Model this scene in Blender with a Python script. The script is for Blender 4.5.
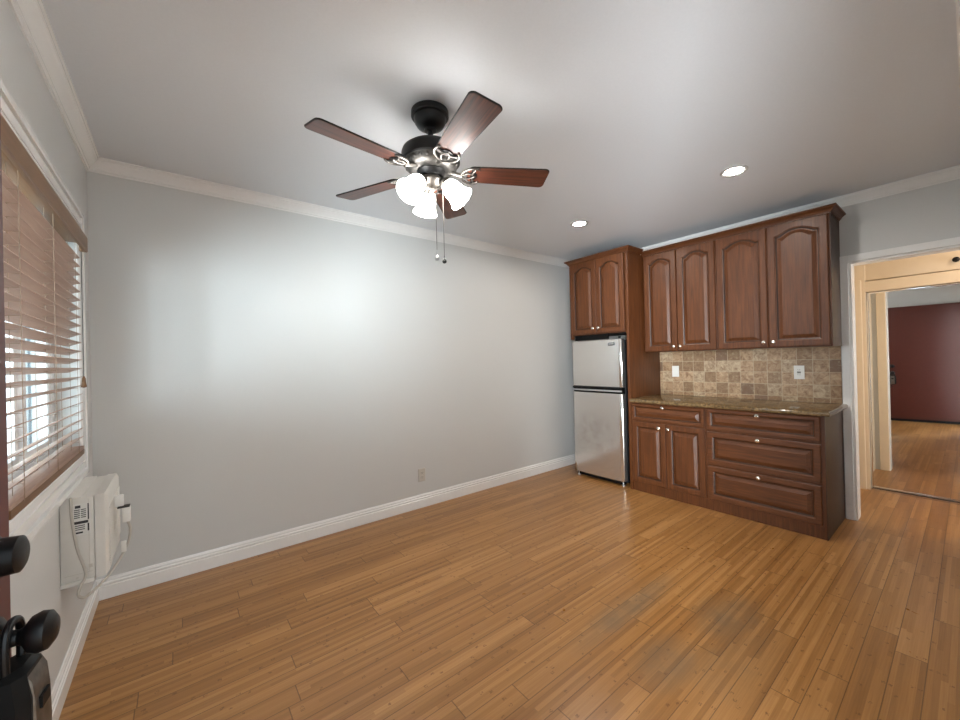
import bpy, bmesh, math, random
from mathutils import Vector, Matrix
random.seed(7)
scene = bpy.context.scene
for o in list(bpy.data.objects):
    bpy.data.objects.remove(o)
COL = scene.collection
PI = math.pi

# ------------------------------------------------------------------ camera
CAM = Vector((0.3932, -3.1137, 1.3152))
yaw, pitch, roll = 0.6652, 0.0033, -0.0245
F = Vector((math.sin(yaw)*math.cos(pitch), math.cos(yaw)*math.cos(pitch), math.sin(pitch)))
R0 = Vector((math.cos(yaw), -math.sin(yaw), 0))
U0 = R0.cross(F)
R = math.cos(roll)*R0 + math.sin(roll)*U0
U = -math.sin(roll)*R0 + math.cos(roll)*U0
cd = bpy.data.cameras.new('camera')
cam = bpy.data.objects.new('camera', cd)
COL.objects.link(cam)
m = Matrix((R, U, -F)).transposed().to_4x4()
m.translation = CAM
cam.matrix_world = m
cd.sensor_fit = 'HORIZONTAL'
cd.sensor_width = 36.0
cd.lens = 385.25*36.0/960.0
cd.clip_start = 0.02
scene.camera = cam

# ------------------------------------------------------------------ world, daylight, exposure
scene.view_settings.view_transform = 'Standard'
scene.view_settings.look = 'None'
scene.view_settings.gamma = 1.0
scene.view_settings.use_curve_mapping = False
scene.view_settings.exposure = 1.0
w = bpy.data.worlds.new('daylight')
scene.world = w
w.use_nodes = True
bg = w.node_tree.nodes['Background']
bg.inputs[0].default_value = (0.80, 0.93, 1.0, 1)
bg.inputs[1].default_value = 1.5


def area(name, loc, target, sx, sy, power, color, portal=False):
    l = bpy.data.lights.new(name, 'AREA')
    l.shape = 'RECTANGLE'
    l.size, l.size_y = sx, sy
    l.energy = power
    l.color = color
    o = bpy.data.objects.new(name, l)
    COL.objects.link(o)
    d = (Vector(target)-Vector(loc)).normalized()
    o.location = loc
    o.rotation_euler = d.to_track_quat('-Z', 'Y').to_euler()
    if portal:
        l.cycles.is_portal = True
    return o


L = 4.547          # kitchen wall plane
H = 2.535          # ceiling
# window daylight, low and bright, coming in past the slats
area('window_daylight', (-0.80, -2.95, 1.05), (0.45, 0.0, 1.75), 0.9, 0.8, 26, (0.80, 0.95, 1.0))
area('window_skylight', (-1.7, -1.5, 1.30), (4.5, -2.1, 1.75), 2.3, 1.1, 30, (0.82, 0.95, 1.0))
# open entry doorway behind the camera
dl = area('doorway_daylight', (-1.9, -4.3, 1.05), (3.0, -2.0, 1.5), 1.5, 2.2, 150, (0.90, 0.96, 1.0))
dl.data.spread = math.radians(75)
area('window_portal', (-0.14, -1.52, 1.46), (1, -1.52, 1.46), 2.26, 1.10, 1, (1, 1, 1), True)
area('doorway_portal', (0.52, -3.29, 1.03), (0.52, 0, 1.03), 0.90, 2.05, 1, (1, 1, 1), True)
# warm ceiling lamp of the hall, out of the picture
area('hall_lamp', (5.12, -3.55, 2.40), (5.12, -3.45, 0), 0.3, 0.3, 3.4, (1.0, 0.78, 0.58))
# daylight from a window at the far end of the hall
area('hall_daylight', (5.15, -4.70, 1.35), (5.0, -2.5, 1.2), 0.7, 1.3, 14, (0.93, 0.97, 1.0))

# ------------------------------------------------------------------ material helpers


def lin(c):
    return tuple(((v/255)/12.92 if v/255 <= 0.04045 else ((v/255+0.055)/1.055)**2.4) for v in c)+(1.0,)


class NT:
    """a small node-tree writer"""
    def __init__(self, name):
        self.m = bpy.data.materials.new(name)
        self.m.use_nodes = True
        self.t = self.m.node_tree
        self.b = self.t.nodes['Principled BSDF']

    def n(self, typ, **kw):
        nd = self.t.nodes.new(typ)
        for k, v in kw.items():
            setattr(nd, k, v)
        return nd

    def link(self, a, b):
        self.t.links.new(a, b)

    def put(self, sock, v):
        if isinstance(v, bpy.types.NodeSocket):
            self.link(v, sock)
        else:
            sock.default_value = v

    def math(self, op, a, b=None, c=None):
        nd = self.n('ShaderNodeMath', operation=op)
        self.put(nd.inputs[0], a)
        if b is not None:
            self.put(nd.inputs[1], b)
        if c is not None:
            self.put(nd.inputs[2], c)
        return nd.outputs[0]

    def coord(self):
        return self.n('ShaderNodeNewGeometry').outputs['Position']

    def obj(self):
        return self.n('ShaderNodeTexCoord').outputs['Object']

    def sep(self, v):
        return self.n('ShaderNodeSeparateXYZ'), v

    def xyz(self, v):
        s = self.n('ShaderNodeSeparateXYZ')
        self.link(v, s.inputs[0])
        return s.outputs[0], s.outputs[1], s.outputs[2]

    def comb(self, x, y, z):
        s = self.n('ShaderNodeCombineXYZ')
        for i, v in enumerate((x, y, z)):
            self.put(s.inputs[i], v)
        return s.outputs[0]

    def noise(self, vec, scale=5, detail=3, rough=0.5, dist=0.0, color=False):
        s = self.n('ShaderNodeTexNoise')
        if vec is not None:
            self.link(vec, s.inputs['Vector'])
        s.inputs['Scale'].default_value = scale
        s.inputs['Detail'].default_value = detail
        s.inputs['Roughness'].default_value = rough
        s.inputs['Distortion'].default_value = dist
        return s.outputs['Color' if color else 'Fac']

    def white(self, vec):
        s = self.n('ShaderNodeTexWhiteNoise', noise_dimensions='3D')
        self.link(vec, s.inputs['Vector'])
        return s.outputs['Value']

    def ramp(self, fac, stops, interp='LINEAR'):
        s = self.n('ShaderNodeValToRGB')
        s.color_ramp.interpolation = interp
        e = s.color_ramp.elements
        while len(e) < len(stops):
            e.new(0.5)
        for el, (p, c) in zip(e, stops):
            el.position = p
            el.color = c if len(c) == 4 else tuple(c)+(1,)
        self.link(fac, s.inputs[0])
        return s.outputs[0]

    def mix(self, fac, a, b, mode='MIX'):
        s = self.n('ShaderNodeMix', data_type='RGBA', blend_type=mode)
        self.put(s.inputs[0], fac)
        self.put(s.inputs[6], a)
        self.put(s.inputs[7], b)
        return s.outputs[2]

    def maprange(self, v, a, b, c, d):
        s = self.n('ShaderNodeMapRange')
        self.put(s.inputs[0], v)
        for i, q in enumerate((a, b, c, d)):
            s.inputs[1+i].default_value = q
        return s.outputs[0]

    def bump(self, h, strength=0.2, dist=0.002):
        s = self.n('ShaderNodeBump')
        s.inputs['Strength'].default_value = strength
        s.inputs['Distance'].default_value = dist
        self.link(h, s.inputs['Height'])
        self.link(s.outputs[0], self.b.inputs['Normal'])

    def set(self, **kw):
        names = dict(color='Base Color', rough='Roughness', metal='Metallic', spec='Specular IOR Level',
                     emit='Emission Color', estr='Emission Strength', trans='Transmission Weight', ior='IOR',
                     coat='Coat Weight', coatr='Coat Roughness', alpha='Alpha', aniso='Anisotropic')
        for k, v in kw.items():
            self.put(self.b.inputs[names[k]], v)
        return self


def plain(name, rgb, rough=0.5, metal=0.0, var=0.04, nscale=30, spec=0.5, bump=0.0):
    t = NT(name)
    f = t.noise(t.coord(), nscale, 3)
    c = lin(rgb)
    a = tuple(min(1, v*(1-var)) for v in c[:3])+(1,)
    b = tuple(min(1, v*(1+var)) for v in c[:3])+(1,)
    t.set(color=t.ramp(f, [(0.3, a), (0.7, b)]), rough=rough, metal=metal, spec=spec)
    if bump:
        t.bump(f, bump, 0.001)
    return t.m


M = {}
M['wall'] = plain('wall_paint', (204, 204, 202), 0.42, var=0.012, nscale=140, bump=0.12, spec=0.35)
M['ceiling'] = plain('ceiling_paint', (219, 222, 226), 0.5, var=0.012, nscale=90, bump=0.10, spec=0.3)
M['trim'] = plain('trim_paint', (234, 233, 231), 0.22, var=0.01, nscale=40)
M['cream'] = plain('cream_paint', (228, 211, 186), 0.3, var=0.015, nscale=20)
M['hallwall'] = plain('hall_wall_paint', (214, 200, 178), 0.4, var=0.012, nscale=60)
M['black'] = plain('black_metal', (10, 10, 11), 0.4, 0.0, var=0.2, spec=0.4)
M['matte_black'] = plain('matte_black_plastic', (6, 6, 6), 0.5, var=0.2, spec=0.25)
M['iron'] = plain('dark_bronze_metal', (30, 30, 31), 0.38, 0.6, var=0.3, nscale=60)
M['pewter'] = plain('pewter_metal', (112, 108, 103), 0.40, 0.9, var=0.2, nscale=80)
M['band'] = plain('antique_silver', (84, 82, 79), 0.42, 0.85, var=0.3, nscale=70)
M['nickel'] = plain('satin_nickel', (225, 220, 212), 0.22, 1.0, var=0.03)
M['chrome'] = plain('chrome', (235, 235, 235), 0.12, 1.0, var=0.02)
M['white_plastic'] = plain('white_plastic', (228, 226, 220), 0.4, var=0.01)
M['ac_plastic'] = plain('ac_plastic', (216, 212, 205), 0.45, var=0.015)
M['grey_cord'] = plain('cord_plastic', (182, 176, 166), 0.45, var=0.02)
M['vinyl'] = plain('window_vinyl', (240, 243, 245), 0.35, var=0.01)
M['bone'] = plain('bone_plastic', (196, 190, 180), 0.4, var=0.01)
M['slot'] = plain('slot_dark', (48, 44, 40), 0.6, var=0.1)
M['fridge_side'] = plain('fridge_black', (24, 24, 25), 0.5, var=0.15)
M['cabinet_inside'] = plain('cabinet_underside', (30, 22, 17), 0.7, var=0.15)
M['door_red'] = plain('door_paint', (79, 31, 22), 0.38, var=0.05, nscale=25)
M['sticker'] = plain('label_paper', (222, 220, 214), 0.5, var=0.01)
M['ink'] = plain('label_ink', (52, 50, 50), 0.6, var=0.1)
M['badge'] = plain('badge_enamel', (60, 66, 70), 0.3, 0.3, var=0.1)
M['silver_plastic'] = plain('silver_plastic', (196, 196, 196), 0.3, 0.6, var=0.03)
M['brass'] = plain('aged_brass', (150, 110, 60), 0.35, 0.9, var=0.1)
M['cord'] = plain('blind_cord', (150, 128, 108), 0.8, var=0.1)


def wood(name, c1, c2, c3, rough, axis='z', scale=1.0, coat=0.15, blotch=0.25):
    t = NT(name)
    x, y, z = t.xyz(t.coord())
    k = {'x': (1.2, 22, 22), 'y': (22, 1.2, 22), 'z': (22, 22, 1.2)}[axis]
    v = t.comb(t.math('MULTIPLY', x, k[0]*scale), t.math('MULTIPLY', y, k[1]*scale), t.math('MULTIPLY', z, k[2]*scale))
    f = t.noise(v, 3.0, 6, 0.62, 0.6)
    g = t.noise(v, 14.0, 3, 0.6, 0.2)
    col = t.ramp(f, [(0.28, lin(c1)), (0.5, lin(c2)), (0.74, lin(c3))])
    col = t.mix(t.math('MULTIPLY', g, 0.35), col, lin(c1))
    bl = t.noise(t.coord(), 4.0, 2, 0.5)
    col = t.mix(t.math('MULTIPLY', t.maprange(bl, 0.45, 0.8, 0, 1), blotch), col, lin(c1))
    t.set(color=col, rough=rough, coat=coat, coatr=0.25, spec=0.35)
    t.bump(g, 0.08, 0.0008)
    return t.m


M['wood'] = wood('cabinet_wood', (62, 32, 13), (87, 48, 21), (107, 63, 31), 0.46, 'z', 1.0, 0.05)
M['wood_h'] = wood('cabinet_wood_horizontal', (62, 32, 13), (87, 48, 21), (107, 63, 31), 0.46, 'y', 1.0, 0.05)
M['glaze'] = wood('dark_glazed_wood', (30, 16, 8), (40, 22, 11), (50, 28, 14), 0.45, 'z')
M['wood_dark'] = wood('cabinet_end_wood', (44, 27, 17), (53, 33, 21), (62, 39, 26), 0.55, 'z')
M['blind'] = wood('blind_wood', (162, 132, 114), (180, 148, 130), (192, 162, 144), 0.42, 'y', 1.0, 0.1, 0.1)
M['valance'] = wood('valance_wood', (108, 78, 52), (118, 86, 58), (128, 95, 66), 0.4, 'y', 1.0, 0.1, 0.15)
M['rail'] = wood('rail_wood', (100, 68, 38), (118, 82, 48), (134, 96, 58), 0.45, 'y', 1.0, 0.1, 0.2)
M['blade'] = wood('fan_blade_wood', (62, 30, 20), (104, 50, 32), (128, 66, 42), 0.24, 'x', 1.0, 0.3, 0.2)


def floor_mat():
    t = NT('bamboo_floor')
    x, y, z = t.xyz(t.coord())
    PW, SW, PL = 0.0945, 0.0189, 0.96
    yy = t.math('ADD', y, 2.412+100*PW)
    row = t.math('FLOOR', t.math('DIVIDE', yy, PW))
    fy = t.math('SUBTRACT', t.math('DIVIDE', yy, PW), row)
    off = t.math('MULTIPLY', t.white(t.comb(row, 3.1, 0.0)), PL)
    xs = t.math('DIVIDE', t.math('ADD', t.math('ADD', x, off), 50.0), PL)
    pi_ = t.math('FLOOR', xs)
    fx = t.math('SUBTRACT', xs, pi_)
    pid = t.white(t.comb(row, pi_, 7.7))
    # bamboo strips inside each plank
    st = t.math('FLOOR', t.math('DIVIDE', yy, SW))
    soff = t.math('MULTIPLY', t.white(t.comb(st, 9.3, 1.0)), 5.0)
    sid = t.white(t.comb(st, pi_, t.math('FLOOR', t.math('ADD', t.math('MULTIPLY', x, 0.9), soff))))
    grain = t.noise(t.comb(t.math('MULTIPLY', x, 2.2), t.math('MULTIPLY', y, 120.0), t.math('MULTIPLY', pid, 40.0)), 1.6, 5, 0.62, 0.3)
    val = t.math('ADD', t.math('MULTIPLY', sid, 0.34), t.math('ADD', t.math('MULTIPLY', pid, 0.22), t.math('MULTIPLY', grain, 0.50)))
    col = t.ramp(val, [(0.15, lin((124, 82, 41))), (0.5, lin((153, 107, 58))), (0.9, lin((184, 137, 85)))])
    # bamboo nodes: short dark dashes across a strip
    nx = t.math('ADD', t.math('MULTIPLY', x, 4.2), t.math('MULTIPLY', t.white(t.comb(st, 1.7, 2.2)), 9.0))
    nfl = t.math('FLOOR', nx)
    nfr = t.math('SUBTRACT', nx, nfl)
    sy = t.math('SUBTRACT', t.math('DIVIDE', yy, SW), st)
    has = t.math('GREATER_THAN', t.white(t.comb(st, nfl, 5.5)), 0.45)
    wob = t.noise(t.comb(t.math('MULTIPLY', x, 90), t.math('MULTIPLY', y, 160), 0.0), 1.0, 2)
    nd = t.math('MULTIPLY', t.math('LESS_THAN', t.math('ABSOLUTE', t.math('SUBTRACT', nfr, 0.5)), 0.032), has)
    nd = t.math('MULTIPLY', nd, t.math('GREATER_THAN', wob, 0.5))
    nd = t.math('MULTIPLY', nd, t.math('LESS_THAN', t.math('ABSOLUTE', t.math('SUBTRACT', sy, 0.5)), 0.33))
    col = t.mix(t.math('MULTIPLY', nd, 0.6), col, lin((92, 52, 22)))
    # seams
    ey = t.math('MINIMUM', fy, t.math('SUBTRACT', 1.0, fy))
    ex = t.math('MINIMUM', fx, t.math('SUBTRACT', 1.0, fx))
    seam = t.math('MAXIMUM', t.math('LESS_THAN', ey, 0.017), t.math('LESS_THAN', ex, 0.0020))
    col = t.mix(t.math('MULTIPLY', seam, 0.65), col, lin((66, 38, 18)))
    # worn greyish stains, wandering patches
    def blob(cx, cy, rx, ry):
        dx = t.math('DIVIDE', t.math('SUBTRACT', x, cx), rx)
        dy = t.math('DIVIDE', t.math('SUBTRACT', y, cy), ry)
        d = t.math('SQRT', t.math('ADD', t.math('MULTIPLY', dx, dx), t.math('MULTIPLY', dy, dy)))
        return t.maprange(d, 0.25, 1.0, 1, 0)
    s = t.math('MAXIMUM', blob(2.55, -2.34, 0.32, 0.17), t.math('MAXIMUM', blob(2.04, -2.28, 0.26, 0.14), t.math('MULTIPLY', blob(2.25, -1.98, 0.55, 0.10), 0.75)))
    s = t.math('MAXIMUM', s, t.math('MULTIPLY', blob(2.3, -2.45, 0.5, 0.2), 0.5))
    sn = t.noise(t.coord(), 9.0, 4, 0.6)
    s = t.math('MULTIPLY', s, t.maprange(sn, 0.25, 0.7, 0.35, 1.0))
    s = t.math('MULTIPLY', s, t.math('ADD', 0.6, t.math('MULTIPLY', pid, 0.5)))
    col = t.mix(t.math('MINIMUM', t.math('MULTIPLY', s, 1.0), 0.8), col, lin((98, 86, 68)))
    rn = t.noise(t.coord(), 6.0, 3)
    ro = t.math('ADD', t.maprange(rn, 0.2, 0.8, 0.27, 0.31), t.math('MULTIPLY', s, 0.2))
    t.set(color=col, rough=ro, spec=0.5)
    t.bump(t.math('SUBTRACT', grain, t.math('MULTIPLY', seam, 1.5)), 0.12, 0.001)
    return t.m


M['floor'] = floor_mat()


def granite():
    t = NT('polished_granite')
    p = t.coord()
    a = t.noise(p, 45, 5, 0.7, 0.4)
    b = t.noise(p, 8, 3, 0.6, 1.0)
    v = t.n('ShaderNodeTexVoronoi')
    t.link(p, v.inputs['Vector'])
    v.inputs['Scale'].default_value = 160
    col = t.ramp(a, [(0.3, lin((48, 38, 26))), (0.46, lin((90, 72, 48))), (0.58, lin((116, 94, 64))), (0.75, lin((144, 120, 86)))])
    col = t.mix(t.math('MULTIPLY', t.maprange(b, 0.45, 0.7, 0, 1), 0.5), col, lin((92, 70, 44)))
    col = t.mix(t.maprange(v.outputs['Distance'], 0.0, 0.25, 0.5, 0), col, lin((36, 30, 24)))
    t.set(color=col, rough=0.07, spec=0.6)
    return t.m


M['granite'] = granite()


def travertine():
    t = NT('tumbled_travertine')
    p = t.coord()
    x, y, z = t.xyz(p)
    S = 0.1045
    v = t.math('DIVIDE', t.math('SUBTRACT', 1.366, z), S)
    u = t.math('DIVIDE', t.math('ADD', y, 20.066), S)
    cu, cv = t.math('FLOOR', u), t.math('FLOOR', v)
    fu, fv = t.math('SUBTRACT', u, cu), t.math('SUBTRACT', v, cv)
    rid = t.white(t.comb(cu, cv, 2.0))
    rid2 = t.white(t.comb(cu, cv, 11.0))
    base = t.ramp(rid, [(0.0, lin((184, 155, 123))), (0.24, lin((164, 135, 104))), (0.46, lin((190, 168, 138))), (0.64, lin((150, 124, 96))), (0.82, lin((176, 146, 114))), (0.93, lin((128, 104, 84)))], 'CONSTANT')
    q = t.comb(t.math('ADD', y, t.math('MULTIPLY', rid2, 30)), t.math('ADD', z, t.math('MULTIPLY', rid, 30)), 0.0)
    n1 = t.noise(q, 26, 5, 0.65, 0.8)
    n2 = t.noise(q, 90, 3, 0.6)
    col = t.mix(t.maprange(n1, 0.42, 0.66, 0, 0.8), base, lin((122, 90, 66)))
    col = t.mix(t.maprange(n1, 0.28, 0.42, 0.45, 0), col, lin((206, 190, 156)))
    pit = t.maprange(n2, 0.66, 0.74, 0, 0.6)
    col = t.mix(pit, col, lin((78, 58, 42)))
    eu = t.math('MINIMUM', fu, t.math('SUBTRACT', 1.0, fu))
    ev = t.math('MINIMUM', fv, t.math('SUBTRACT', 1.0, fv))
    e = t.math('ADD', t.math('MINIMUM', eu, ev), t.math('MULTIPLY', t.math('SUBTRACT', n1, 0.5), 0.02))
    g = t.math('LESS_THAN', e, 0.018)
    col = t.mix(g, col, lin((186, 168, 140)))
    t.set(color=col, rough=0.45, spec=0.4)
    t.bump(t.math('SUBTRACT', t.maprange(e, 0.0, 0.07, 0, 1), pit), 0.3, 0.003)
    return t.m


M['tile'] = travertine()


def steel():
    t = NT('stainless_steel')
    x, y, z = t.xyz(t.coord())
    br = t.noise(t.comb(x, t.math('MULTIPLY', y, 2.0), t.math('MULTIPLY', z, 260.0)), 2.0, 3)
    sm = t.noise(t.coord(), 7.0, 4, 0.6, 0.6)
    col = t.ramp(br, [(0.3, lin((214, 211, 207))), (0.7, lin((224, 221, 217)))])
    # finger smudges around the middle of the lower door
    dz = t.math('DIVIDE', t.math('SUBTRACT', z, 0.50), 0.28)
    dy = t.math('DIVIDE', t.math('ADD', y, 0.56), 0.3)
    d = t.math('ADD', t.math('MULTIPLY', dz, dz), t.math('MULTIPLY', dy, dy))
    sd = t.math('MULTIPLY', t.maprange(d, 0.2, 1.0, 1, 0), t.maprange(sm, 0.45, 0.75, 0, 1))
    col = t.mix(t.math('MULTIPLY', sd, 0.30), col, lin((142, 134, 124)))
    ro = t.math('ADD', t.math('ADD', 0.13, t.math('MULTIPLY', br, 0.06)), t.math('MULTIPLY', sd, 0.12))
    t.set(color=col, rough=ro, metal=0.9)
    wav = t.noise(t.comb(0.0, t.math('MULTIPLY', y, 3.0), t.math('MULTIPLY', z, 9.0)), 1.0, 2)
    t.bump(wav, 0.05, 0.01)
    return t.m


M['steel'] = steel()


def glass():
    t = NT('window_glass')
    t.set(color=(0.95, 0.99, 1, 1), rough=0.0, ior=1.45, trans=1.0)
    # clear pane: straight-through glass that lets daylight pass
    tr = t.n('ShaderNodeBsdfTransparent')
    tr.inputs[0].default_value = (0.93, 0.98, 1.0, 1)
    gl = t.n('ShaderNodeBsdfGlossy')
    gl.inputs['Roughness'].default_value = 0.02
    lw = t.n('ShaderNodeLayerWeight')
    lw.inputs[0].default_value = 0.5
    fr = t.math('ADD', 0.04, t.math('MULTIPLY', t.math('POWER', lw.outputs['Facing'], 5.0), 0.9))
    mx = t.n('ShaderNodeMixShader')
    t.link(fr, mx.inputs[0])
    t.link(tr.outputs[0], mx.inputs[1])
    t.link(gl.outputs[0], mx.inputs[2])
    t.link(mx.outputs[0], t.t.nodes['Material Output'].inputs[0])
    return t.m


M['glass'] = glass()


def mirror():
    t = NT('silvered_mirror')
    n = t.noise(t.coord(), 3.0, 1)
    t.set(color=t.ramp(n, [(0, (0.86, 0.87, 0.86, 1)), (1, (0.88, 0.89, 0.88, 1))]), rough=0.0, metal=1.0)
    return t.m


M['mirror'] = mirror()


def glow(name, rgb, strength):
    t = NT(name)
    n = t.noise(t.coord(), 12.0, 2)
    t.set(color=lin((240, 236, 228)), rough=0.35, emit=t.ramp(n, [(0.2, tuple(v*0.96 for v in rgb)+(1,)), (0.8, tuple(rgb)+(1,))]), estr=strength)
    return t.m


M['shade_glow'] = glow('frosted_glass_lit', (1.0, 0.975, 0.94), 17.0)
M['lamp_glow'] = glow('downlight_lamp_lit', (1.0, 0.95, 0.88), 260.0)


def siding():
    t = NT('pale_siding')
    x, y, z = t.xyz(t.coord())
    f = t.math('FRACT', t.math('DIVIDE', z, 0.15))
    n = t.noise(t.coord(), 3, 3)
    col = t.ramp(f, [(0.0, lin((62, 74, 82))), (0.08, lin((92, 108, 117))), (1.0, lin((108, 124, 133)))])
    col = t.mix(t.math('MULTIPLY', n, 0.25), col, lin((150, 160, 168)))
    t.set(color=col, rough=0.7)
    return t.m


M['siding'] = siding()
M['paving'] = plain('outside_paving', (176, 172, 166), 0.8, var=0.15, nscale=6)

# ------------------------------------------------------------------ mesh helpers


class MB:
    def __init__(self):
        self.v, self.f, self.mi = [], [], {}

    def add(self, vs, fs):
        k = len(self.v)
        self.v += [tuple(q) for q in vs]
        self.f += [tuple(i+k for i in f) for f in fs]
        return self

    def box(self, lo, hi, bev=0.0):
        lo = [min(a, b) for a, b in zip(lo, hi)] if False else list(lo)
        hi = list(hi)
        for i in range(3):
            if lo[i] > hi[i]:
                lo[i], hi[i] = hi[i], lo[i]
        if bev <= 0:
            vs = [(x, y, z) for z in (lo[2], hi[2]) for y in (lo[1], hi[1]) for x in (lo[0], hi[0])]
            return self.add(vs, [(0, 2, 3, 1), (4, 5, 7, 6), (0, 1, 5, 4), (2, 6, 7, 3), (0, 4, 6, 2), (1, 3, 7, 5)])
        bm = bmesh.new()
        bmesh.ops.create_cube(bm, size=1)
        for q in bm.verts:
            q.co = Vector([(lo[i]+hi[i])/2+q.co[i]*(hi[i]-lo[i]) for i in range(3)])
        bmesh.ops.bevel(bm, geom=bm.edges[:], offset=min(bev, 0.45*min(hi[i]-lo[i] for i in range(3))), segments=2, affect='EDGES', profile=0.6)
        return self.bm(bm)

    def bm(self, bm):
        bm.verts.index_update()
        self.add([q.co for q in bm.verts], [[q.index for q in f.verts] for f in bm.faces])
        bm.free()
        return self

    def loops(self, loops, cap0=True, cap1=True, closed=True):
        k0 = len(self.v)
        n = len(loops[0])
        vs = [p for l in loops for p in l]
        fs = []
        for i in range(len(loops)-1):
            for j in range(n if closed else n-1):
                a, b = i*n+j, i*n+(j+1) % n
                fs.append((a, b, b+n, a+n))
        if cap0:
            fs.append(tuple(reversed(range(n))))
        if cap1:
            fs.append(tuple(range((len(loops)-1)*n, len(loops)*n)))
        return self.add(vs, fs)

    def lathe(self, prof, origin=(0, 0, 0), axis=(0, 0, 1), n=32, cap=True):
        o, ax = Vector(origin), Vector(axis).normalized()
        a = ax.orthogonal().normalized()
        b = ax.cross(a)
        loops = [[o+ax*h+(a*math.cos(2*PI*k/n)+b*math.sin(2*PI*k/n))*max(r, 1e-4) for k in range(n)] for r, h in prof]
        return self.loops(loops, cap, cap)

    def tube(self, pts, r, n=10):
        pts = [Vector(p) for p in pts]
        loops = []
        up = None
        for i, p in enumerate(pts):
            t = (pts[min(i+1, len(pts)-1)]-pts[max(i-1, 0)]).normalized()
            if up is None:
                up = t.orthogonal().normalized()
            up = (up-t*up.dot(t))
            if up.length < 1e-5:
                up = t.orthogonal()
            up.normalize()
            s = t.cross(up)
            rr = r[i] if isinstance(r, (list, tuple)) else r
            loops.append([p+(up*math.cos(2*PI*k/n)+s*math.sin(2*PI*k/n))*rr for k in range(n)])
        return self.loops(loops)

    def prism(self, poly, fn, w0, w1):
        """extrude a 2-D polygon: fn(u, v, w) -> world"""
        return self.loops([[fn(u, v, w0) for u, v in poly], [fn(u, v, w1) for u, v in poly]])

    def build(self, name, mat, parent=None, loc=None, smooth=35, kind=None):
        me = bpy.data.meshes.new(name)
        base = wloc(parent) if parent else Vector(loc or (0, 0, 0))
        me.from_pydata([Vector(q)-base for q in self.v], [], self.f)
        bm = bmesh.new()
        bm.from_mesh(me)
        bmesh.ops.recalc_face_normals(bm, faces=bm.faces[:])
        bm.to_mesh(me)
        bm.free()
        me.materials.append(M[mat] if isinstance(mat, str) else mat)
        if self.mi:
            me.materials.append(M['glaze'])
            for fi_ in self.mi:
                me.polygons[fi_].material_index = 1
        o = bpy.data.objects.new(name, me)
        COL.objects.link(o)
        if parent:
            o.parent = parent
        else:
            o.location = base
        if smooth:
            for p in me.polygons:
                p.use_smooth = True
            me.set_sharp_from_angle(angle=math.radians(smooth))
        if kind:
            o['kind'] = kind
        return o


def wloc(o):
    v = Vector((0, 0, 0))
    while o:
        v = v+Vector(o.location)
        o = o.parent
    return v


def smooth_path(pts, k=8):
    pts = [Vector(p) for p in pts]
    out = []
    for i in range(len(pts)-1):
        p0, p1, p2, p3 = pts[max(i-1, 0)], pts[i], pts[i+1], pts[min(i+2, len(pts)-1)]
        for j in range(k):
            t = j/k
            out.append(0.5*((2*p1)+(p2-p0)*t+(2*p0-5*p1+4*p2-p3)*t*t+(3*p1-p0-3*p2+p3)*t**3))
    out.append(pts[-1])
    return out


def tag(o, label, cat, group=None):
    o['label'] = label
    o['category'] = cat
    if group:
        o['group'] = group
    return o


def thing(name, loc, label, cat, group=None):
    o = bpy.data.objects.new(name, None)
    o.empty_display_size = 0.1
    COL.objects.link(o)
    o.location = loc
    return tag(o, label, cat, group)


def struct(name, mb, mat, parent=None, label=None, cat=None):
    o = mb.build(name, mat, parent, smooth=12)
    if not parent:
        o['kind'] = 'structure'
        if label:
            tag(o, label, cat)
    return o


# ------------------------------------------------------------------ the room
HX = 5.60          # mirror plane in the hall
FY = -3.165        # entry wall, inside face
OY = -2.531        # near side of the kitchen-to-hall opening
OZ = 2.02          # head of that opening
HL = -2.43         # hall end wall
WY0, WY1, WZ0, WZ1 = -2.66, -0.39, 0.905, 2.01    # window hole
EX0, EX1, EZ = 0.06, 0.99, 2.06                   # entry doorway

struct('floor', MB().box((-0.15, -4.75, -0.08), (HX+0.75, 0.15, 0.0)), 'floor', None,
       'honey brown bamboo plank floor with worn grey patches', 'floor')
struct('ceiling', MB().box((-0.15, FY-0.16, H), (L+0.12, 0.15, H+0.1)), 'ceiling', None,
       'smooth pale grey ceiling carrying the fan and two downlights', 'ceiling')
struct('wall_far', MB().box((-0.15, 0, 0), (L+0.12, 0.15, H)), 'wall', None,
       'long blank pale grey wall opposite the camera', 'wall')
mb = MB()
mb.box((-0.15, WY1, 0), (0, 0, H)).box((-0.15, FY-0.15, 0), (0, WY0, H))
mb.box((-0.15, WY0, 0), (0, WY1, WZ0)).box((-0.15, WY0, WZ1), (0, WY1, H))
struct('wall_left', mb, 'wall', None, 'pale grey wall with the wide blind covered window', 'wall')
mb = MB()
mb.box((L, OY, 0), (L+0.12, 0, H)).box((L, FY-0.15, OZ), (L+0.12, OY, H))
struct('wall_right', mb, 'wall', None, 'pale grey wall behind the brown cabinets', 'wall')
mb = MB()
mb.box((0, FY-0.15, 0), (EX0, FY, H)).box((EX1, FY-0.15, 0), (L, FY, H)).box((EX0, FY-0.15, EZ), (EX1, FY, H))
struct('wall_front', mb, 'wall', None, 'pale grey wall holding the entry doorway', 'wall')
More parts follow.
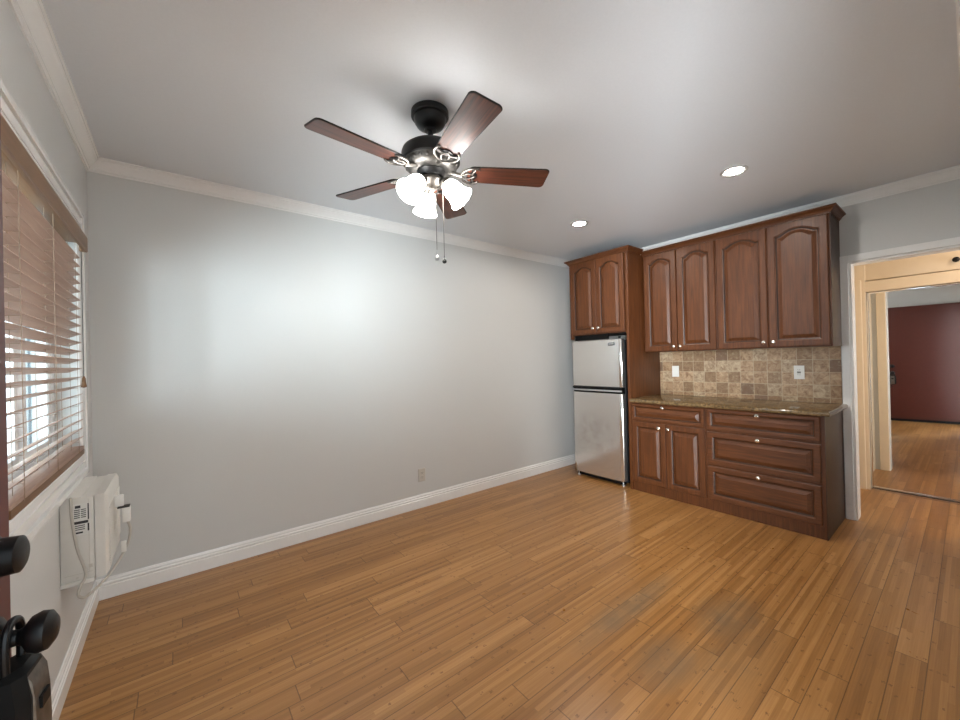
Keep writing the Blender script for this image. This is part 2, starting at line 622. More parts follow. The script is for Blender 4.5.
# hall
struct('wall_hall_end', MB().box((L+0.12, HL, 0), (HX+0.75, HL+0.1, H)), 'hallwall', None, 'short cream wall closing the hall', 'wall')
struct('wall_hall_side', MB().box((L, -4.75, 0), (L+0.12, FY-0.15, H)), 'hallwall', None, 'cream hall wall past the opening', 'wall')
struct('wall_hall_far', MB().box((L+0.12, -4.85, 0), (HX+0.75, -4.75, H)), 'hallwall', None, 'cream wall at the far end of the hall', 'wall')
struct('ceiling_hall', MB().box((L+0.12, -4.85, H-0.02), (HX+0.75, HL+0.1, H+0.1)), 'hallwall', None, 'cream ceiling of the hall', 'ceiling')
struct('wall_closet_back', MB().box((HX+0.65, -4.75, 0), (HX+0.75, HL, H)), 'hallwall', None, 'back wall inside the hall closet', 'wall')

# crown moulding
CP = [(0, 2.461), (0.007, 2.461), (0.009, 2.470), (0.016, 2.473), (0.017, 2.480), (0.026, 2.492), (0.044, 2.508),
      (0.050, 2.517), (0.055, 2.519), (0.056, 2.527), (0.063, 2.529), (0.063, 2.535), (0, 2.535)]
BP_ = [(0, 0), (0.016, 0), (0.016, 0.072), (0.012, 0.076), (0.0145, 0.084), (0.0145, 0.090), (0.009, 0.095), (0.010, 0.104), (0.005, 0.117), (0, 0.117)]


def run_far(prof, x0, x1, m0, m1):      # along y=0
    return MB().loops([[(x0+p*m0, -p, q) for p, q in prof], [(x1-p*m1, -p, q) for p, q in prof]])


def run_left(prof, y0, y1, m0, m1):     # along x=0, from y0 down to y1
    return MB().loops([[(p, y0-p*m0, q) for p, q in prof], [(p, y1+p*m1, q) for p, q in prof]])


def run_right(prof, y0, y1, m0, m1):
    return MB().loops([[(L-p, y0-p*m0, q) for p, q in prof], [(L-p, y1+p*m1, q) for p, q in prof]])


def run_front(prof, x0, x1, m0, m1):
    return MB().loops([[(x0+p*m0, FY+p, q) for p, q in prof], [(x1-p*m1, FY+p, q) for p, q in prof]])


struct('trim_1', run_far(CP, 0, L, 1, 1), 'trim', None, 'white crown moulding along the long blank wall', 'moulding')
struct('trim_2', run_left(CP, 0, FY, 1, 1), 'trim', None, 'white crown moulding above the window', 'moulding')
struct('trim_3', run_right(CP, 0, FY, 1, 1), 'trim', None, 'white crown moulding above the wall cabinets', 'moulding')
struct('trim_4', run_front(CP, 0, L, 1, 1), 'trim', None, 'white crown moulding over the entry wall', 'moulding')
struct('baseboard_far', run_far(BP_, 0, L, 1, 0), 'trim', None, 'white stepped baseboard of the long blank wall', 'baseboard')
struct('baseboard_left', run_left(BP_, 0, FY, 1, 0), 'trim', None, 'white stepped baseboard under the window and air conditioner', 'baseboard')

# hall opening casing and jamb (white, glossy)
CT = 0.020
mb = MB()
mb.box((L-CT, OY, 0), (L, OY+0.05, OZ+0.052), 0.004)
mb.box((L-CT, FY, OZ), (L, OY, OZ+0.052), 0.004)
struct('trim_5', mb, 'trim', None, 'white door casing around the hall opening', 'casing')
mb = MB()
mb.box((L-0.005, OY-0.016, 0), (L+0.125, OY, OZ), 0.002)
mb.box((L-0.005, FY-0.15, OZ-0.016), (L+0.125, OY-0.016, OZ), 0.002)
struct('trim_6', mb, 'trim', None, 'glossy white jamb lining the hall opening', 'jamb')
mb = MB()
mb.box((L+0.12, OY-0.01, 0), (L+0.138, OY+0.062, OZ+0.06), 0.004)
mb.box((L+0.12, FY-0.15, OZ), (L+0.138, OY-0.01, OZ+0.06), 0.004)
struct('trim_7', mb, 'cream', None, 'cream casing on the hall side of the opening', 'casing')

# closet front: cream frame, overhead cabinet, sliding mirror
mb = MB()
mb.box((HX-0.035, -2.502, 0), (HX+0.06, HL, H-0.02), 0.003)
mb.box((HX-0.035, -4.75, 1.885), (HX+0.06, -2.502, 1.985), 0.003)
mb.box((HX-0.035, -4.75, 2.36), (HX+0.06, -2.502, H-0.02), 0.003)
struct('trim_8', mb, 'cream', None, 'cream frame around the mirrored closet', 'casing')
struct('trim_9', MB().box((HX-0.058, -2.475, 0), (HX-0.035, HL, 2.0), 0.004), 'cream', None, 'narrow cream stop moulding beside the closet frame', 'moulding')
cc = thing('closet_cabinet', (HX, -3.15, 1.99), 'cream overhead cabinet above the mirrored closet door', 'cabinet')
MB().box((HX-0.026, -3.80, 1.993), (HX-0.004, -2.492, 2.352), 0.003).build('cabinet_door', 'cream', cc)
MB().lathe([(0.010, 0), (0.008, 0.010), (0.020, 0.018), (0.022, 0.026), (0.012, 0.033), (0.0, 0.034)], (HX-0.026, -3.05, 2.072), (-1, 0, 0), 20).build('knob', 'iron', cc)['label'] = 'dark round knob'
MB().box((HX-0.004, -4.74, 1.99), (HX+0.55, -2.52, 2.355)).build('carcass', 'cream', cc)
md = bpy.data.objects.new('door_2', None)
COL.objects.link(md)
md.location = (HX, -3.1, 0)
md['kind'] = 'structure'
tag(md, 'sliding mirror closet door reflecting the red entry door', 'mirror door')
MB().box((HX, -3.66, 0.034), (HX+0.006, -2.518, 1.868)).build('mirror_pane', 'mirror', md, smooth=0)
mb = MB()
mb.box((HX-0.006, -2.518, 0.022), (HX+0.02, -2.506, 1.880), 0.002).box((HX-0.006, -3.672, 0.022), (HX+0.02, -3.66, 1.880), 0.002)
mb.box((HX-0.006, -3.66, 0.022), (HX+0.02, -2.518, 0.034), 0.002).box((HX-0.006, -3.66, 1.868), (HX+0.02, -2.518, 1.880), 0.002)
mb.build('mirror_frame', 'chrome', md)
mb = MB()
mb.box((HX-0.030, -4.74, 0.0), (HX+0.04, -2.503, 0.006)).box((HX-0.026, -4.74, 0.006), (HX-0.021, -2.503, 0.016)).box((HX-0.012, -4.74, 0.006), (HX-0.008, -2.503, 0.018)).box((HX+0.024, -4.74, 0.006), (HX+0.03, -2.503, 0.016))
struct('trim_10', mb, 'chrome', None, 'metal floor track below the sliding mirror', 'track')
mb = MB()
mb.box((HX+0.03, -4.74, 0.02), (HX+0.05, -3.60, 1.88), 0.002)
struct('door_3', mb, 'cream', None, 'second sliding closet panel behind the mirror door', 'closet door')

# ------------------------------------------------------------------ window
win = bpy.data.objects.new('window_1', None)
COL.objects.link(win)
win.location = (0, (WY0+WY1)/2, WZ0)
win['kind'] = 'structure'
tag(win, 'wide white window behind the wooden blinds', 'window')
# picture-frame casing with grooves, mitred
WP = [(0.0, 0.0), (0.0, 0.010), (0.010, 0.017), (0.038, 0.017), (0.0385, 0.008), (0.048, 0.008), (0.0485, 0.016), (0.082, 0.016), (0.0825, 0.007), (0.092, 0.007), (0.0925, 0.022), (0.115, 0.022), (0.115, 0.0)]
mb = MB()
cor = [(WY0, WZ0, -1, -1), (WY1, WZ0, 1, -1), (WY1, WZ1, 1, 1), (WY0, WZ1, -1, 1), (WY0, WZ0, -1, -1)]
mb.loops([[(h, cy+sy*d, cz+sz*d) for d, h in WP] for cy, cz, sy, sz in cor], False, False)
mb.build('casing', 'trim', win, smooth=12)
FX0, FX1 = -0.115, -0.075
mb = MB()
fw = 0.045
mb.box((FX0, WY0, WZ0), (FX1, WY1, WZ0+fw), 0.004).box((FX0, WY0, WZ1-fw), (FX1, WY1, WZ1), 0.004)
mb.box((FX0, WY0, WZ0+fw), (FX1, WY0+fw, WZ1-fw), 0.004).box((FX0, WY1-fw, WZ0+fw), (FX1, WY1, WZ1-fw), 0.004)
mb.build('window_frame', 'vinyl', win)
yy = [WY1-fw, -0.86, -1.50, -2.14, WY0+fw]
for i in range(4):
    a, b = yy[i+1], yy[i]
    s = MB()
    sw = 0.05 if i in (0, 3) else 0.04
    z0, z1 = WZ0+fw, WZ1-fw
    xo = 0.0 if i in (0, 3) else -0.012
    X0, X1 = FX0+0.004+xo, FX1-0.004+xo
    s.box((X0, a, z0), (X1, b, z0+sw), 0.003).box((X0, a, z1-sw), (X1, b, z1), 0.003)
    s.box((X0, a, z0+sw), (X1, a+sw, z1-sw), 0.003).box((X0, b-sw, z0+sw), (X1, b, z1-sw), 0.003)
    so = s.build('sash', 'vinyl', win)
    MB().box((X0+0.014, a+sw, z0+sw), (X0+0.018, b-sw, z1-sw)).build('pane', 'glass', so, smooth=0)
mb = MB()
mb.box((-0.075, WY0, WZ0-0.001), (0.0, WY1, WZ0+0.003)).box((-0.075, WY0, WZ1-0.003), (0.0, WY1, WZ1+0.001))
mb.build('reveal', 'trim', win)

# neighbouring house seen through the slats
nb = thing('neighbour_house', (-2.4, 5.0, -0.3), 'pale sided neighbouring house glimpsed through the blinds', 'house')
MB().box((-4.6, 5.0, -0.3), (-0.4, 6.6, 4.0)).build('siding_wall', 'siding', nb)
f = MB()
hx0, hx1, hz0, hz1 = -2.05, -1.35, 0.35, 1.75
f.box((hx0-0.1, 4.95, hz0-0.1), (hx0, 5.0, hz1+0.1), 0.004).box((hx1, 4.95, hz0-0.1), (hx1+0.1, 5.0, hz1+0.1), 0.004)
f.box((hx0, 4.95, hz0-0.1), (hx1, 5.0, hz0), 0.004).box((hx0, 4.95, hz1), (hx1, 5.0, hz1+0.1), 0.004)
fo = f.build('window_frame', 'vinyl', nb)
MB().box((hx0, 4.975, hz0), (hx1, 4.99, hz1)).build('pane', 'badge', fo)
g = MB().box((-9, -7.5, -0.32), (-0.16, 7.0, -0.30)).box((-0.15, -7.5, -0.32), (3.5, -4.86, -0.12)).build('outside_ground', 'paving')
g['kind'] = 'structure'
tag(g, 'pale paving outside the window', 'ground')

# ------------------------------------------------------------------ blinds


def make_blind(ya, yb, label, cord_ys, wand):
    t = thing('window_blind', (0, (ya+yb)/2, 0.91), label, 'blind', 'wooden blinds on the wide window')
    n, z0, dz = 22, 0.985, 0.0418
    for i in range(n):
        z = z0+i*dz
        th = math.radians(23)
        mbs = MB()
        pr = []
        for k in range(9):
            u = -0.025+0.05*k/8
            pr.append((u, 0.0012*(1-(u/0.025)**2)))
        poly = [(u, v+0.0014) for u, v in pr]+[(u, v-0.0014) for u, v in reversed(pr)]
        c, s_ = math.cos(th), math.sin(th)
        fn = lambda u, v, y: (u*c-v*s_-0.0005, y, z+u*s_+v*c)
        mbs.prism(poly, fn, ya, yb)
        mbs.build('slat', 'blind', t, smooth=50)
    # slats resting on the bottom rail
    mbs = MB()
    for k in range(3):
        mbs.box((-0.026, ya, 0.936+k*0.0048), (0.025, yb, 0.9392+k*0.0048))
    mbs.build('slat_stack', 'blind', t)
    MB().box((-0.027, ya, 0.909), (0.026, yb, 0.935), 0.005).build('bottom_rail', 'rail', t)
    MB().box((-0.03, ya, 1.945), (0.024, yb, 1.998), 0.003).build('head_rail', 'rail', t)
    for y in cord_ys:
        mbs = MB()
        for xx in (-0.0265, 0.0262):
            mbs.tube([(xx, y, 0.93), (xx, y, 1.95)], 0.0011, 6)
        for i in range(n):
            z = z0+i*dz-0.004
            mbs.tube([(-0.0265, y, z), (0.0262, y, z+0.004)], 0.0008, 5)
        mbs.tube([(0.0, y+0.012, 0.93), (0.0, y+0.012, 1.95)], 0.0010, 6)
        mbs.build('ladder_cord', 'cord', t)
    if wand:
        mbs = MB()
        for dx in (0.0, 0.006):
            mbs.tube([(0.032, wand+dx, 1.95), (0.032, wand+dx, 1.29)], 0.0012, 6)
        lc = mbs.build('lift_cord', 'iron', t)
        MB().lathe([(0.003, 0.0), (0.007, -0.012), (0.008, -0.03), (0.011, -0.052), (0.004, -0.056)], (0.032, wand+0.003, 1.29), (0, 0, 1), 14).build('tassel', 'rail', lc)
    return t


b1 = make_blind(-1.478, -0.412, 'brown wooden slat blind nearest the room corner with hanging lift cord', (-0.55, -0.95, -1.36), -0.450)
b2 = make_blind(-2.64, -1.498, 'brown wooden slat blind partly hidden by the open entry door', (-1.62, -2.05, -2.5), None)
mb = MB()
vp = [(0.0, 0.0), (0.010, 0.0), (0.013, 0.004), (0.013, 0.068), (0.010, 0.076), (0.0, 0.076)]
mb.prism(vp, lambda u, v, y: (0.044+u, y, 1.892+v), -2.66, -0.462)
mb.box((0.0275, -0.474, 1.892), (0.0445, -0.462, 1.968), 0.002)
mb.box((0.0275, -2.66, 1.892), (0.0445, -2.648, 1.968), 0.002)
tag(mb.build('valance', 'valance', None, (0.04, -1.55, 1.892)), 'long plain brown wooden valance board across the top of both blinds', 'valance')

# ------------------------------------------------------------------ entry door
hinge, free = Vector((0.056, -3.045, 0)), Vector((0.1685, -2.125, 0))
dd = (free-hinge).normalized()
dn = Vector((dd.y, -dd.x, 0))           # towards the room (+x)
ed = bpy.data.objects.new('door_1', None)
COL.objects.link(ed)
ed.location = hinge
ed['kind'] = 'structure'
tag(ed, 'dark red entry door standing open against the window wall', 'door')
W = (free-hinge).length


def dpt(u, wz, z):
    return hinge+dd*u+dn*wz+Vector((0, 0, z))


mb = MB()
mb.loops([[dpt(0, -0.044, 0.012), dpt(W, -0.044, 0.012), dpt(W, 0, 0.012), dpt(0, 0, 0.012)],
          [dpt(0, -0.044, 2.14), dpt(W, -0.044, 2.14), dpt(W, 0, 2.14), dpt(0, 0, 2.14)]])
mb.build('door_leaf', 'door_red', ed)
mb = MB()
mb.loops([[dpt(0.02, 0.0, 0.008), dpt(W-0.02, 0.0, 0.008), dpt(W-0.02, 0.012, 0.008), dpt(0.02, 0.012, 0.008)],
          [dpt(0.02, 0.0, 0.05), dpt(W-0.02, 0.0, 0.05), dpt(W-0.02, 0.006, 0.05), dpt(0.02, 0.006, 0.05)]])
mb.build('door_sweep', 'matte_black', ed)
bu = W-0.062
MB().lathe([(0.034, 0), (0.034, 0.006), (0.029, 0.010), (0.0275, 0.034), (0.022, 0.037), (0.0, 0.0375)], dpt(bu, 0, 1.032), dn, 28).build('deadbolt', 'black', ed)
MB().lathe([(0.036, 0), (0.036, 0.006), (0.030, 0.010), (0.014, 0.014), (0.011, 0.030), (0.014, 0.036), (0.026, 0.044), (0.030, 0.054), (0.028, 0.064), (0.018, 0.071), (0.0, 0.073)], dpt(bu, 0, 0.903), dn, 28).build('door_knob', 'black', ed)
mb = MB()
for z in (0.25, 1.07, 1.9):
    mb.tube([dpt(-0.006, 0.004, z-0.045), dpt(-0.006, 0.004, z+0.045)], 0.007, 10)
mb.build('hinge', 'iron', ed)
ZL = 0.017
lb = thing('lockbox', dpt(bu, 0.04, 0.75), 'black key lockbox hanging from the entry door knob', 'lockbox')
mb = MB()
for r0 in (0.0,):
    pts = [dpt(bu-0.024, 0.024, 0.845+ZL), dpt(bu-0.025, 0.024, 0.882+ZL), dpt(bu-0.018, 0.024, 0.905+ZL), dpt(bu, 0.024, 0.913+ZL), dpt(bu+0.018, 0.024, 0.905+ZL), dpt(bu+0.025, 0.024, 0.882+ZL), dpt(bu+0.024, 0.024, 0.845+ZL)]
    mb.tube(smooth_path(pts, 6), 0.0055, 10)
mb.build('shackle', 'iron', lb)
mb = MB()
prof = []
for z, hw, wa, wb in ((0.846, 0.030, 0.010, 0.038), (0.838, 0.038, 0.006, 0.046), (0.80, 0.044, 0.004, 0.052), (0.735, 0.046, 0.004, 0.052), (0.69, 0.045, 0.004, 0.050), (0.676, 0.040, 0.006, 0.046), (0.670, 0.032, 0.012, 0.040)):
    c = [(-hw, wa+0.008), (-hw+0.008, wa), (hw-0.008, wa), (hw, wa+0.008), (hw, wb-0.012), (hw-0.014, wb), (-hw+0.014, wb), (-hw, wb-0.012)]
    prof.append([dpt(bu+u, wv, z+ZL) for u, wv in c])
mb.loops(prof)
mb.build('lockbox_body', 'matte_black', lb)
mb = MB()
mb.loops([[dpt(bu+u, wv+e, z+ZL) for u, wv in ((-0.026, 0.046), (0.030, 0.046), (0.028, 0.0545), (-0.024, 0.0545))] for z, e in ((0.838, -0.010), (0.822, -0.003), (0.790, 0.0), (0.735, 0.0015), (0.70, 0.0), (0.680, -0.004))])
mb.build('key_cover', 'pewter', lb)['label'] = 'shiny grey front cover'
mb = MB()
mb.loops([[dpt(bu+u, wv, z+ZL) for u, wv in ((-0.012, 0.050), (0.016, 0.050), (0.016, 0.0585), (-0.012, 0.0585))] for z in (0.772, 0.790)])
mb.build('release_button', 'matte_black', lb)

# ------------------------------------------------------------------ kitchen cabinets
XF, XU = 3.94, 4.222      # faces of the deep and the shallow carcasses


def K(x, y):
    """local (u to the right as seen, v up, w out of the cabinet) -> world"""
    return lambda u, v, w: (x-w, y-u, v)


def panel_loop(w_, h_, d, drop, n=14):
    """outline inset by d; the top may be an arch that drops at its ends"""
    pts = [(d, d), (w_-d, d)]
    xs = [w_-d-(w_-2*d)*k/n for k in range(n+1)]
    for x in xs:
        u = abs((x-w_/2)/(w_/2-d)) if w_ > 2*d else 0
        a = min(1.0, u/0.84)
        pts.append((x, h_-d-drop*a*a*(1.0 if u < 1.1 else 1)))
    return pts


def raised_panel(w_, h_, t, stile, drop):
    L0 = [(0.0, -0.0), (0.0, t-0.004), (0.004, t), (0.010, t)]
    loops = [(panel_loop(w_, h_, 0, 0), 0.0), (panel_loop(w_, h_, 0, 0), t-0.005), (panel_loop(w_, h_, 0.005, 0), t)]
    for d, z in ((stile-0.012, t), (stile-0.009, t-0.004), (stile-0.004, t-0.006), (stile, t-0.008), (stile+0.003, t-0.015), (stile+0.010, t-0.015), (stile+0.011, t-0.012), (stile+0.034, t-0.001), (stile+0.0345, t+0.0005)):
        loops.append((panel_loop(w_, h_, d, drop), z))
    return loops


def add_front(mb, x, y, z, w_, h_, t=0.02, stile=0.055, drop=0.0):
    k = K(x, y)
    lp = raised_panel(w_, h_, t, stile, drop)
    k0, n = len(mb.f), len(lp[0][0])
    mb.loops([[k(u, z+v, ww) for u, v in l] for l, ww in lp])
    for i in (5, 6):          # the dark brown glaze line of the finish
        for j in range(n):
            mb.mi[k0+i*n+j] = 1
    return mb


KNOB = [(0.0075, 0.0), (0.006, 0.004), (0.0055, 0.012), (0.009, 0.016), (0.0145, 0.020), (0.0155, 0.0245), (0.012, 0.0285), (0.005, 0.0305), (0.0, 0.031)]
knob_mesh = None


def knob(parent, x, y, z):
    global knob_mesh
    if knob_mesh is None:
        o = MB().lathe(KNOB, (0, 0, 0), (-1, 0, 0), 20).build('knob', 'nickel', None)
        knob_mesh = o
        o.location = Vector((x, y, z))-wloc(parent)
        o.parent = parent
    else:
        o = knob_mesh.copy()
        COL.objects.link(o)
        o.parent = parent
        o.location = Vector((x, y, z))-wloc(parent)
    return o


# --- base cabinets: A two doors and a drawer, B three drawers
YA, YM, YB = -1.014, -1.704, -2.472
TOE = 0.088
TOP = 0.872
ba = thing('base_cabinet', (XF+0.3, (YA+YM)/2, 0), 'brown base cabinet with one drawer over two doors, beside the refrigerator', 'cabinet', 'brown base cabinets under the worktop')
mb = MB()
mb.box((XF, YM, TOE), (L-0.002, YA, TOP)).box((XF+0.012, YM, 0), (L-0.002, YA, TOE))
mb.build('carcass', 'wood', ba)
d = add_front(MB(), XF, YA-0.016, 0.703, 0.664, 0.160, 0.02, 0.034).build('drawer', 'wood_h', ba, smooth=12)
knob(d, XF-0.02, -1.345, 0.840)
for u, kx in ((0.016, 0.292), (0.350, 0.378)):
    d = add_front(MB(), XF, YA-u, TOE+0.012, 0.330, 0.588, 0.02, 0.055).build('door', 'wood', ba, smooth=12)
    knob(d, XF-0.02, YA-kx-0.0, 0.648)
bb = thing('base_cabinet', (XF+0.3, (YM+YB)/2, 0), 'brown base cabinet with three wide drawers, next to the hall opening', 'cabinet', 'brown base cabinets under the worktop')
mb = MB()
mb.box((XF, YB, TOE), (L-0.002, YM, TOP)).box((XF+0.012, YB, 0), (L-0.002, YM, TOE))
mb.build('carcass', 'wood', bb)
mb = MB().box((XF-0.002, YB-0.004, 0.0), (L-0.004, YB, TOP), 0.002)
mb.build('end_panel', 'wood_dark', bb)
for z0, h_, kz in ((0.690, 0.178, 0.838), (0.400, 0.272, 0.648), (0.104, 0.278, 0.360)):
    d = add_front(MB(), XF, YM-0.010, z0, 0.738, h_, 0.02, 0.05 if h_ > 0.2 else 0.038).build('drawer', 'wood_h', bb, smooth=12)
    knob(d, XF-0.02, -2.083, kz)

# --- worktop with rounded edge
ct = MB()
prof = [(0, 0.0), (0.008, -0.004), (0.012, -0.012), (0.012, -0.024), (0.008, -0.032), (0, -0.036)]
x0, y0, y1 = XF-0.026, YB-0.026, YA
out = []
for k in range(6):
    p, q = prof[k]
    zz = 0.908+q
    out.append([(L-0.001, y1, zz), (x0-p, y1, zz), (x0-p, y0-p, zz), (L-0.001, y0-p, zz)])
ct.loops(out)
tag(ct.build('worktop', 'granite', None, (XF+0.3, -1.75, 0.872)), 'polished olive brown granite worktop on the base cabinets', 'worktop')

# --- backsplash
tag(MB().box((L-0.012, YB-0.004, 0.909), (L-0.001, YA-0.001, 1.366), 0.001).build('backsplash', 'tile', None, (L, -1.75, 0.909)),
    'tumbled travertine tile backsplash between worktop and wall cabinets', 'backsplash')

# --- wall cabinets
UZ0, UZ1 = 1.366, 2.356
UY0, UM, UY1 = -1.020, -1.709, -2.482


def wall_cabinet(ya, yb, label, doors):
    t = thing('wall_cabinet', (XU+0.16, (ya+yb)/2, UZ0), label, 'cabinet', 'brown wall cabinets above the worktop')
    MB().box((XU, yb, UZ0), (L-0.002, ya, UZ1), 0.0015).build('carcass', 'wood', t)
    for y0_, w_, ky in doors:
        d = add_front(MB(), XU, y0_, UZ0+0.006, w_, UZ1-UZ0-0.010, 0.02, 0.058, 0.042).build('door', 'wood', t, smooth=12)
        knob(d, XU-0.02, ky, 1.412)
    return t


wall_cabinet(UY0, UM, 'brown wall cabinet with two narrow arched doors, beside the refrigerator cabinet', ((-1.036, 0.322, -1.330), (-1.366, 0.336, -1.394)))
t = wall_cabinet(UM, UY1, 'brown wall cabinet with two wide arched doors, nearest the hall opening', ((-1.716, 0.374, -2.062), (-2.098, 0.374, -2.128)))
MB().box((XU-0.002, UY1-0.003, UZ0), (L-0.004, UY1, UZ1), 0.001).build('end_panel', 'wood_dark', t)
CC = [(0, 0.0), (0.005, 0.0), (0.006, 0.008), (0.012, 0.010), (0.018, 0.022), (0.032, 0.036), (0.039, 0.038), (0.042, 0.044), (0.042, 0.050), (0, 0.050)]


def cab_crown(xf, ya, yb, zb, left):
    """moulding around the top of a cabinet run: front and the exposed ends"""
    mb = MB()
    path = []
    loops = []
    if left:
        loops.append([(L-0.004 if False else xf+0.45, ya+p, zb+q) for p, q in CC])
    loops.append([(xf-p, ya+(p if left else 0), zb+q) for p, q in CC])
    loops.append([(xf-p, yb-p, zb+q) for p, q in CC])
    loops.append([(XU-0.0425 if left else L-0.004, yb-p, zb+q) for p, q in CC])
    mb.loops(loops)
    return mb


c = cab_crown(XU, -1.0135, UY1-0.003, 2.3565, False).build('crown_moulding', 'wood_h', None, (XU, -1.75, 2.3565), smooth=12)
tag(c, 'brown crown moulding running along the top of the two wall cabinets', 'moulding')

# --- refrigerator cabinet: box above, tall panel at its right
FZ0, FZ1 = 1.555, 2.378
FYL, FYR = -0.290, -1.012
fc = thing('refrigerator_cabinet', (XF+0.3, (FYL+FYR)/2, 0), 'tall brown cabinet with two small arched doors above the refrigerator', 'cabinet')
mb = MB()
mb.box((XF, FYL-0.036, FZ0-0.02), (XF+0.02, FYL, FZ1), 0.001).box((XF, FYR+0.028, FZ0+0.02), (XF+0.02, FYL-0.036, FZ0+0.035)).box((XF+0.02, FYR+0.028, FZ0+0.03), (L-0.002, FYL, FZ1))
mb.build('carcass', 'wood', fc)
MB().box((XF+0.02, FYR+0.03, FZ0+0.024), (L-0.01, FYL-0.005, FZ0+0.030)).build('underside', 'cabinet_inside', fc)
MB().box((XF+0.06, -0.735, FZ0-0.035), (XF+0.075, FYL-0.01, FZ0+0.03)).build('gap_darkener', 'matte_black', fc)  # black sheet added to make the gap above the refrigerator dark
MB().box((XF-0.001, FYR, 0), (L-0.002, FYR+0.028, FZ1), 0.0015).build('side_panel', 'wood', fc)
for y0_, w_, ky in ((-0.318, 0.328, -0.612), (-0.651, 0.322, -0.684)):
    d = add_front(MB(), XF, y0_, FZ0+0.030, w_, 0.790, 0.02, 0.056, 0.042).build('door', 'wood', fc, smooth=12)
    knob(d, XF-0.02, ky, 1.638)
cab_crown(XF, FYL, FYR, 2.374, True).build('crown_moulding', 'wood_h', fc, smooth=12)

# ------------------------------------------------------------------ refrigerator
fr = thing('refrigerator', (XF+0.3, -0.61, 0), 'two door stainless steel refrigerator with black sides under the tall cabinet', 'refrigerator')
RY0, RY1 = -0.302, -0.920
MB().box((XF+0.062, RY1-0.004, 0.03), (XF+0.56, RY0+0.0, 1.505), 0.006).build('body', 'fridge_side', fr)
xd0, xd1 = XF-0.004, XF+0.058


def fridge_door(z0, z1):
    mb = MB()
    n = 18
    loops = []
    for z, e in ((z0, 0.004), (z0+0.005, 0.0), (z1-0.005, 0.0), (z1, 0.004)):
        l = []
        l.append((xd1, RY1+e, z))
        l.append((xd0+0.010, RY1+e, z))
        for k in range(n+1):
            s = k/n
            y = RY1+0.008+(RY0-RY1-0.016)*s
            bow = 0.008*(1-(2*s-1)**2)
            l.append((xd0+e-bow+0.004, y, z))
        l.append((xd0+0.010, RY0-e, z))
        l.append((xd1, RY0-e, z))
        loops.append(l)
    return mb.loops(loops)


d1 = fridge_door(1.012, 1.512).build('freezer_door', 'steel', fr)
d2 = fridge_door(0.050, 0.944).build('fresh_food_door', 'steel', fr)
mb = MB()
mb.box((xd0+0.014, RY1+0.004, 0.946), (xd1+0.01, RY0-0.004, 1.010)).build('door_gap', 'matte_black', fr)
hb = MB()
hb.box((xd0-0.006, RY1+0.002, 0.988), (xd0+0.016, RY0-0.002, 1.0115), 0.004)
hb.build('handle_trim', 'matte_black', fr)
hb = MB()
hb.box((xd0-0.002, RY1+0.006, 0.964), (xd0+0.016, RY0-0.006, 0.980), 0.005)
hb.build('handle_lip', 'silver_plastic', fr)
MB().box((xd0+0.03, RY1+0.02, 0.012), (xd1+0.02, RY0-0.02, 0.046)).build('kick_grille', 'matte_black', fr)
for y in (RY0-0.035, RY1+0.03):
    MB().lathe([(0.016, 0.0), (0.016, 0.012), (0.008, 0.014), (0.008, 0.05)], (xd0+0.035, y, 0.0), (0, 0, 1), 16).build('foot', 'silver_plastic', fr)
MB().lathe([(0.012, 0), (0.012, 0.025), (0.006, 0.028)], (xd0+0.03, RY1+0.03, 1.512), (0, 0, 1), 14).build('hinge_cap', 'matte_black', fr)
bd = MB().box((xd0-0.0085, -0.850, 1.446), (xd0+0.004, -0.776, 1.476), 0.003).build('badge', 'badge', d1)


def text_mesh(name, body, size, mat, parent, loc, rot, center=True):
    cu = bpy.data.curves.new(name, 'FONT')
    cu.body = body
    cu.size = size
    cu.extrude = 0.0004
    if center:
        cu.align_x = 'CENTER'
        cu.align_y = 'CENTER'
    tmp = bpy.data.objects.new(name, cu)
    COL.objects.link(tmp)
    dg = bpy.context.evaluated_depsgraph_get()
    me = bpy.data.meshes.new_from_object(tmp.evaluated_get(dg))
    bpy.data.objects.remove(tmp)
    me.materials.clear()
    me.materials.append(M[mat])
    mat4 = Matrix.Rotation(rot[2], 4, 'Z') @ Matrix.Rotation(rot[1], 4, 'Y') @ Matrix.Rotation(rot[0], 4, 'X')
    me.transform(mat4)
    o = bpy.data.objects.new(name, me)
    COL.objects.link(o)
    o.parent = parent
    o.location = Vector(loc)-wloc(parent)
    return o


MB().box((xd0-0.0095, -0.844, 1.456), (xd0-0.0080, -0.782, 1.467), 0.0005).build('badge_lettering', 'silver_plastic', d1)

# ------------------------------------------------------------------ outlets


